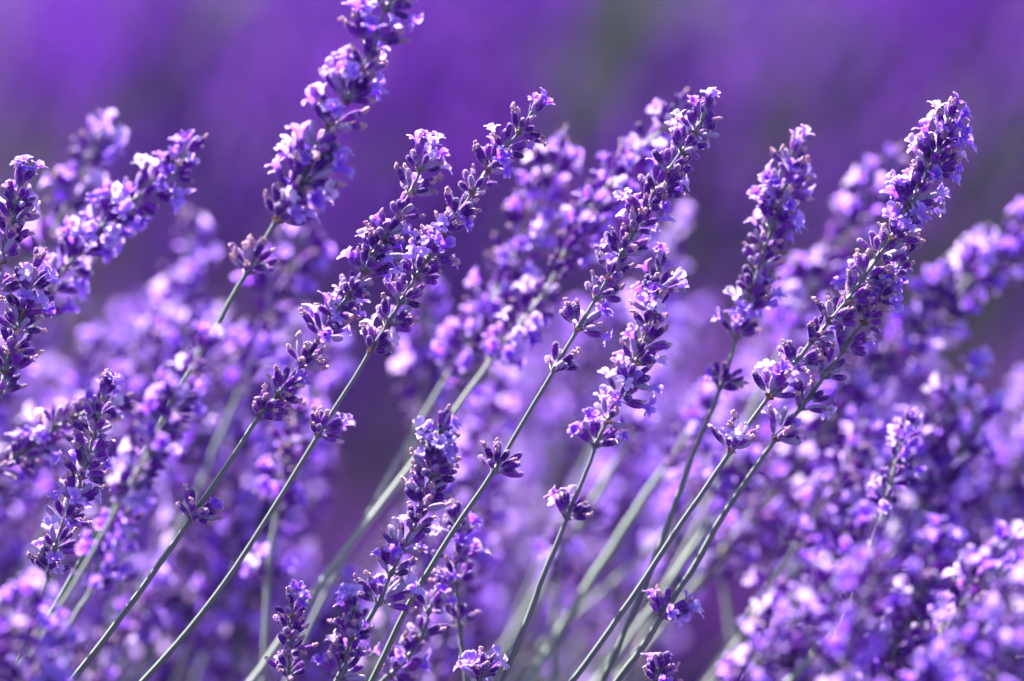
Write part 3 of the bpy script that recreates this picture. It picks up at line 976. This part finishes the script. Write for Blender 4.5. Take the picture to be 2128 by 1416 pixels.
HOLES = [(785, 985, 95, 190), (930, 640, 70, 120), (2085, 650, 110, 90), (1490, 730, 70, 70), (1560, 1200, 70, 120), (70, 1080, 75, 80), (1180, 1010, 60, 60), (1900, 1130, 10, 10)]
fr_ = random.Random(5)
for x0, x1, ya, yb, ym, d0, d1, cnt, lean, label, group in FILLS:
    for k in range(cnt):
        u = (k + fr_.random()) / cnt
        x = x0 + (x1 - x0) * u
        ytop = ya + (yb - ya) * u
        v = ((k * 0.618) % 1 + fr_.uniform(-.1, .1)) % 1
        y = ytop + (ym - ytop) * v + fr_.uniform(-20, 20)
        d = d0 + (d1 - d0) * fr_.random() ** 1.2
        a = math.radians(fr_.gauss(lean, 9))
        down = np.array([-math.sin(a), fr_.uniform(-.1, .12), -math.cos(a)])
        kx = down[0] * 300; ky = -down[2] * 300      # keep the dark openings of the bush open
        if d > 1.45 and any(min(((x + kx * f - hx) / rx) ** 2 + ((y + ky * f - hy) / ry) ** 2 for f in (0, .25, .5, .75, 1)) < 1 for hx, hy, rx, ry in HOLES):
            continue
        band = 'top edge of ' if v < .3 else 'middle of ' if v < .65 else 'foot of '
        lab = place_label(label.split(' lavender')[0], x, y); grp = group
        spike_stalk(at(x, y, d), down, fr_.uniform(1.0, 1.3), lab, grp, fr_)


# ------------------------------------------------------------------ the next row of lavender, far out of focus
def clump_template():
    """one whorl seen from far: a few fat calyces and petals"""
    out = []
    for v in range(4):
        rr = random.Random(900 + v)
        lst = []
        for j in range(8):
            z = -j * 9 * MM
            for q in range(5):
                az = rr.uniform(0, 6.28); el = rr.uniform(.3, 1.1)
                m = Matrix.Translation((0, 0, z)) @ Matrix.Rotation(az, 4, 'Z') @ Matrix.Rotation(el, 4, 'Y') @ Matrix.Translation((0, 0, 2 * MM))
                pet = rr.random() < .42
                r_ = (2.6 if pet else 1.7) * MM; L = (7.5 if pet else 6.5) * MM
                t = T([(r_, 0, L * .6), (-r_ * .5, r_ * .87, L * .6), (-r_ * .5, -r_ * .87, L * .6), (0, 0, 0), (0, 0, L)],
                      [[3, 1, 0], [3, 2, 1], [3, 0, 2], [4, 0, 1], [4, 1, 2], [4, 2, 0]], [(.1, .5), (.4, .5), (.8, .5), (0, .4), (0, .55)], ROWP if pet else ROWC)
                lst.append((t, np.array(m), rr.random() * .5))
        sp = np.array([(0, 0, -.002), (0, 0, -.09), (0.004, 0, -.20), (.01, 0, -.32)])
        lst.append((tube_mesh(sp[::-1], .7 * MM, 3, False), np.eye(4), rr.random()))
        out.append(join_inst(lst))
    return out


def mass(name, templates, mats4, rn, kind='stuff', extra=None):
    """one object holding many copies, joined with numpy"""
    Vs = []; UVs = []; Ms = []; Ls = []; Ss = []; Rs = []; off = 0
    for ti, (t, rns) in enumerate(templates):
        A = mats4[ti]
        if len(A) == 0:
            continue
        n = len(A)
        V = np.einsum('nij,vj->nvi', A[:, :3, :3], t.V) + A[:, None, :3, 3]
        Vs.append(V.reshape(-1, 3))
        UVs.append(np.tile(t.UV, (n, 1))); Ms.append(np.tile(t.M, n))
        Ls.append((t.loops[None] + (np.arange(n) * len(t.V))[:, None]).ravel() + off)
        Ss.append(np.tile(t.sizes, n))
        Rs.append(((rns[None] + rn[ti][:, None]) % 1.0).ravel())
        off += n * len(t.V)
    o = T.__new__(T)
    o.V = np.vstack(Vs); o.UV = np.vstack(UVs); o.M = np.concatenate(Ms); o.loops = np.concatenate(Ls); o.sizes = np.concatenate(Ss); o.F = None
    me = to_mesh(name, o, np.concatenate(Rs), smooth=False)
    ob = bpy.data.objects.new(name, me)
    COL.objects.link(ob)
    ob['kind'] = kind
    return ob


def row_height(x, y, y0, half, hmax):
    """rounded back of a planted row, one lump per plant"""
    u = (y - y0) / half
    if abs(u) >= 1:
        return 0
    lump = 0.88 + 0.12 * math.cos((x + y0 * .37) * 2 * math.pi / .55 + 1.5 * math.sin(y * 7))
    return (0.16 + (hmax - 0.16) * (1 - u * u) ** .24) * lump


def rotm(dirv, spin):
    z = dirv / np.linalg.norm(dirv)
    x = np.array([math.cos(spin), math.sin(spin), .1]); x -= z * np.dot(x, z); x /= np.linalg.norm(x)
    m = np.eye(4); m[:3, 0] = x; m[:3, 1] = np.cross(z, x); m[:3, 2] = z
    return m


CT = clump_template()
far = [[] for _ in CT]; farr = [[] for _ in CT]
fr2 = random.Random(21)
# openings between plants: direction x/y, half width, from y, to y, share of stalks missing
GAPS = [(.139, .017, 2.5, 4.3, .96), (.110, .010, 2.9, 3.3, .6), (-.136, .014, 2.5, 4.3, .92), (.0246, .009, 2.8, 3.4, .75), (-.092, .008, 2.8, 3.3, .6),
        (.067, .008, 2.8, 3.2, .6), (.052, .008, 2.7, 3.0, .8), (-.012, .015, 2.2, 2.75, .9), (.108, .015, 2.2, 2.8, .9), (-.045, .012, 2.3, 3.0, .8)]
for (y0, half, hm, xa, xb, cnt, pk) in ((3.52, .64, .535, -1.3, 1.4, 7600, .5), (5.1, .7, .50, -1.9, 2.0, 500, .5)):
    for k in range(cnt):
        x = fr2.uniform(xa, xb)
        y = y0 + half * (1 - 2 * fr2.random() ** .6) * .99
        h = row_height(x, y, y0, half, hm)
        if y0 < 4 and noise.noise(Vector((x * 3.1 + 7, y * 2.2, 1.5))) < fr2.uniform(-.55, .16):
            continue
        if any(abs((x - (h - .40) * .9 * (y0 < 4)) / y - gx) < gw * fr2.uniform(.8, 1.2) and g0 < y < g1 and fr2.random() < gp for gx, gw, g0, g1, gp in GAPS):
            continue
        tilt = (y - y0) / half
        d = np.array([.48 + fr2.gauss(0, .14), tilt * .55 + fr2.gauss(0, .12), 1.0])
        m = rotm(d, fr2.uniform(0, 6.28))
        m[:3, :3] *= fr2.uniform(1.0, 1.35)
        m[:3, 3] = (x, y, h + fr2.gauss(.03, .05))
        q = fr2.randrange(len(CT))
        far[q].append(m); farr[q].append(fr2.random())
fm = mass('lavender_row', CT, [np.array(a) for a in far], [np.array(a) for a in farr])
fm['label'] = 'far rows of lavender melting into a purple blur across the top of the photo'

# narrow leaves: the feet of the bushes
LT = []
for v in range(3):
    rr = random.Random(v)
    L = 0.045
    V = []; UV = []
    for k in range(4):
        u = k / 3
        hw = .0024 * math.sin(math.pi * (.12 + .85 * u))
        V += [(-hw, -.5 * hw + .012 * u * u, L * u), (hw, -.5 * hw + .012 * u * u, L * u)]; UV += [(0, u), (1, u)]
    LT.append((T(V, [[0, 1, 3, 2], [2, 3, 5, 4], [4, 5, 7, 6]], UV, LEAF), np.zeros(8)))


def leaves(name, rows, label):
    A = [[] for _ in LT]; Rn = [[] for _ in LT]
    rr = random.Random(len(name))
    for (y0, half, hm, xa, xb, cnt, low) in rows:
        for k in range(cnt):
            x = rr.uniform(xa, xb); y = y0 + half * rr.uniform(-1, 1)
            h = row_height(x, y, y0, half, hm)
            z = h * (1 - low * rr.random() ** 1.5)
            d = np.array([rr.gauss(.2, .6), (y - y0) / half * .9 + rr.gauss(0, .5), rr.uniform(.2, 1.2)])
            m = rotm(d, rr.uniform(0, 6.28)); m[:3, :3] *= rr.uniform(.7, 1.5); m[:3, 3] = (x, y, z)
            q = rr.randrange(3); A[q].append(m); Rn[q].append(rr.random())
    for gx, n, z0, z1 in ((.0246, 260, .40, .53), (-.092, 150, .40, .52), (.067, 130, .36, .50), (.15, 500, .2, .42)):
        for k in range(n):            # leafy shoots that carry no flowers
            y = rr.uniform(2.95, 3.35)
            m = rotm(np.array([rr.gauss(.4, .3), rr.gauss(0, .3), 1.0]), rr.uniform(0, 6.28)); m[:3, :3] *= rr.uniform(.7, 1.4)
            zl = rr.uniform(z0, z1) - .02
            m[:3, 3] = (gx * y + (zl - .45) * .5 + rr.gauss(0, .028), y, zl)
            q = rr.randrange(3); A[q].append(m); Rn[q].append(rr.random())
    ob = mass(name, LT, [np.array(a) for a in A], [np.array(a) for a in Rn])
    ob['label'] = label
    return ob


leaves('lavender_foliage', [(1.75, .42, .26, -1.0, 1.0, 2000, .9), (3.50, .56, .38, -1.7, 1.8, 2500, .9), (5.1, .62, .34, -2.2, 2.3, 6000, .9)],
       'narrow grey green leaves at the foot of the lavender bushes')

# ------------------------------------------------------------------ ground
me = bpy.data.meshes.new('ground')
g = []
f = []
nx = 60
xs = np.sign(np.linspace(-1, 1, nx)) * np.abs(np.linspace(-1, 1, nx)) ** 3 * 150
for j in range(nx):
    for i in range(nx):
        x, y = xs[i], xs[j] + 3
        z = (0.03 * math.sin(y * 3.6) + .01 * math.sin(x * 9 + y * 4)) if abs(x) < 6 and abs(y) < 9 else 0
        g.append((x, y, z))
for j in range(nx - 1):
    for i in range(nx - 1):
        a = j * nx + i
        f.append((a, a + 1, a + 1 + nx, a + nx))
me.from_pydata(g, [], f)
me.materials.append(mat_soil())
go = bpy.data.objects.new('ground', me)
COL.objects.link(go)
go['kind'] = 'structure'
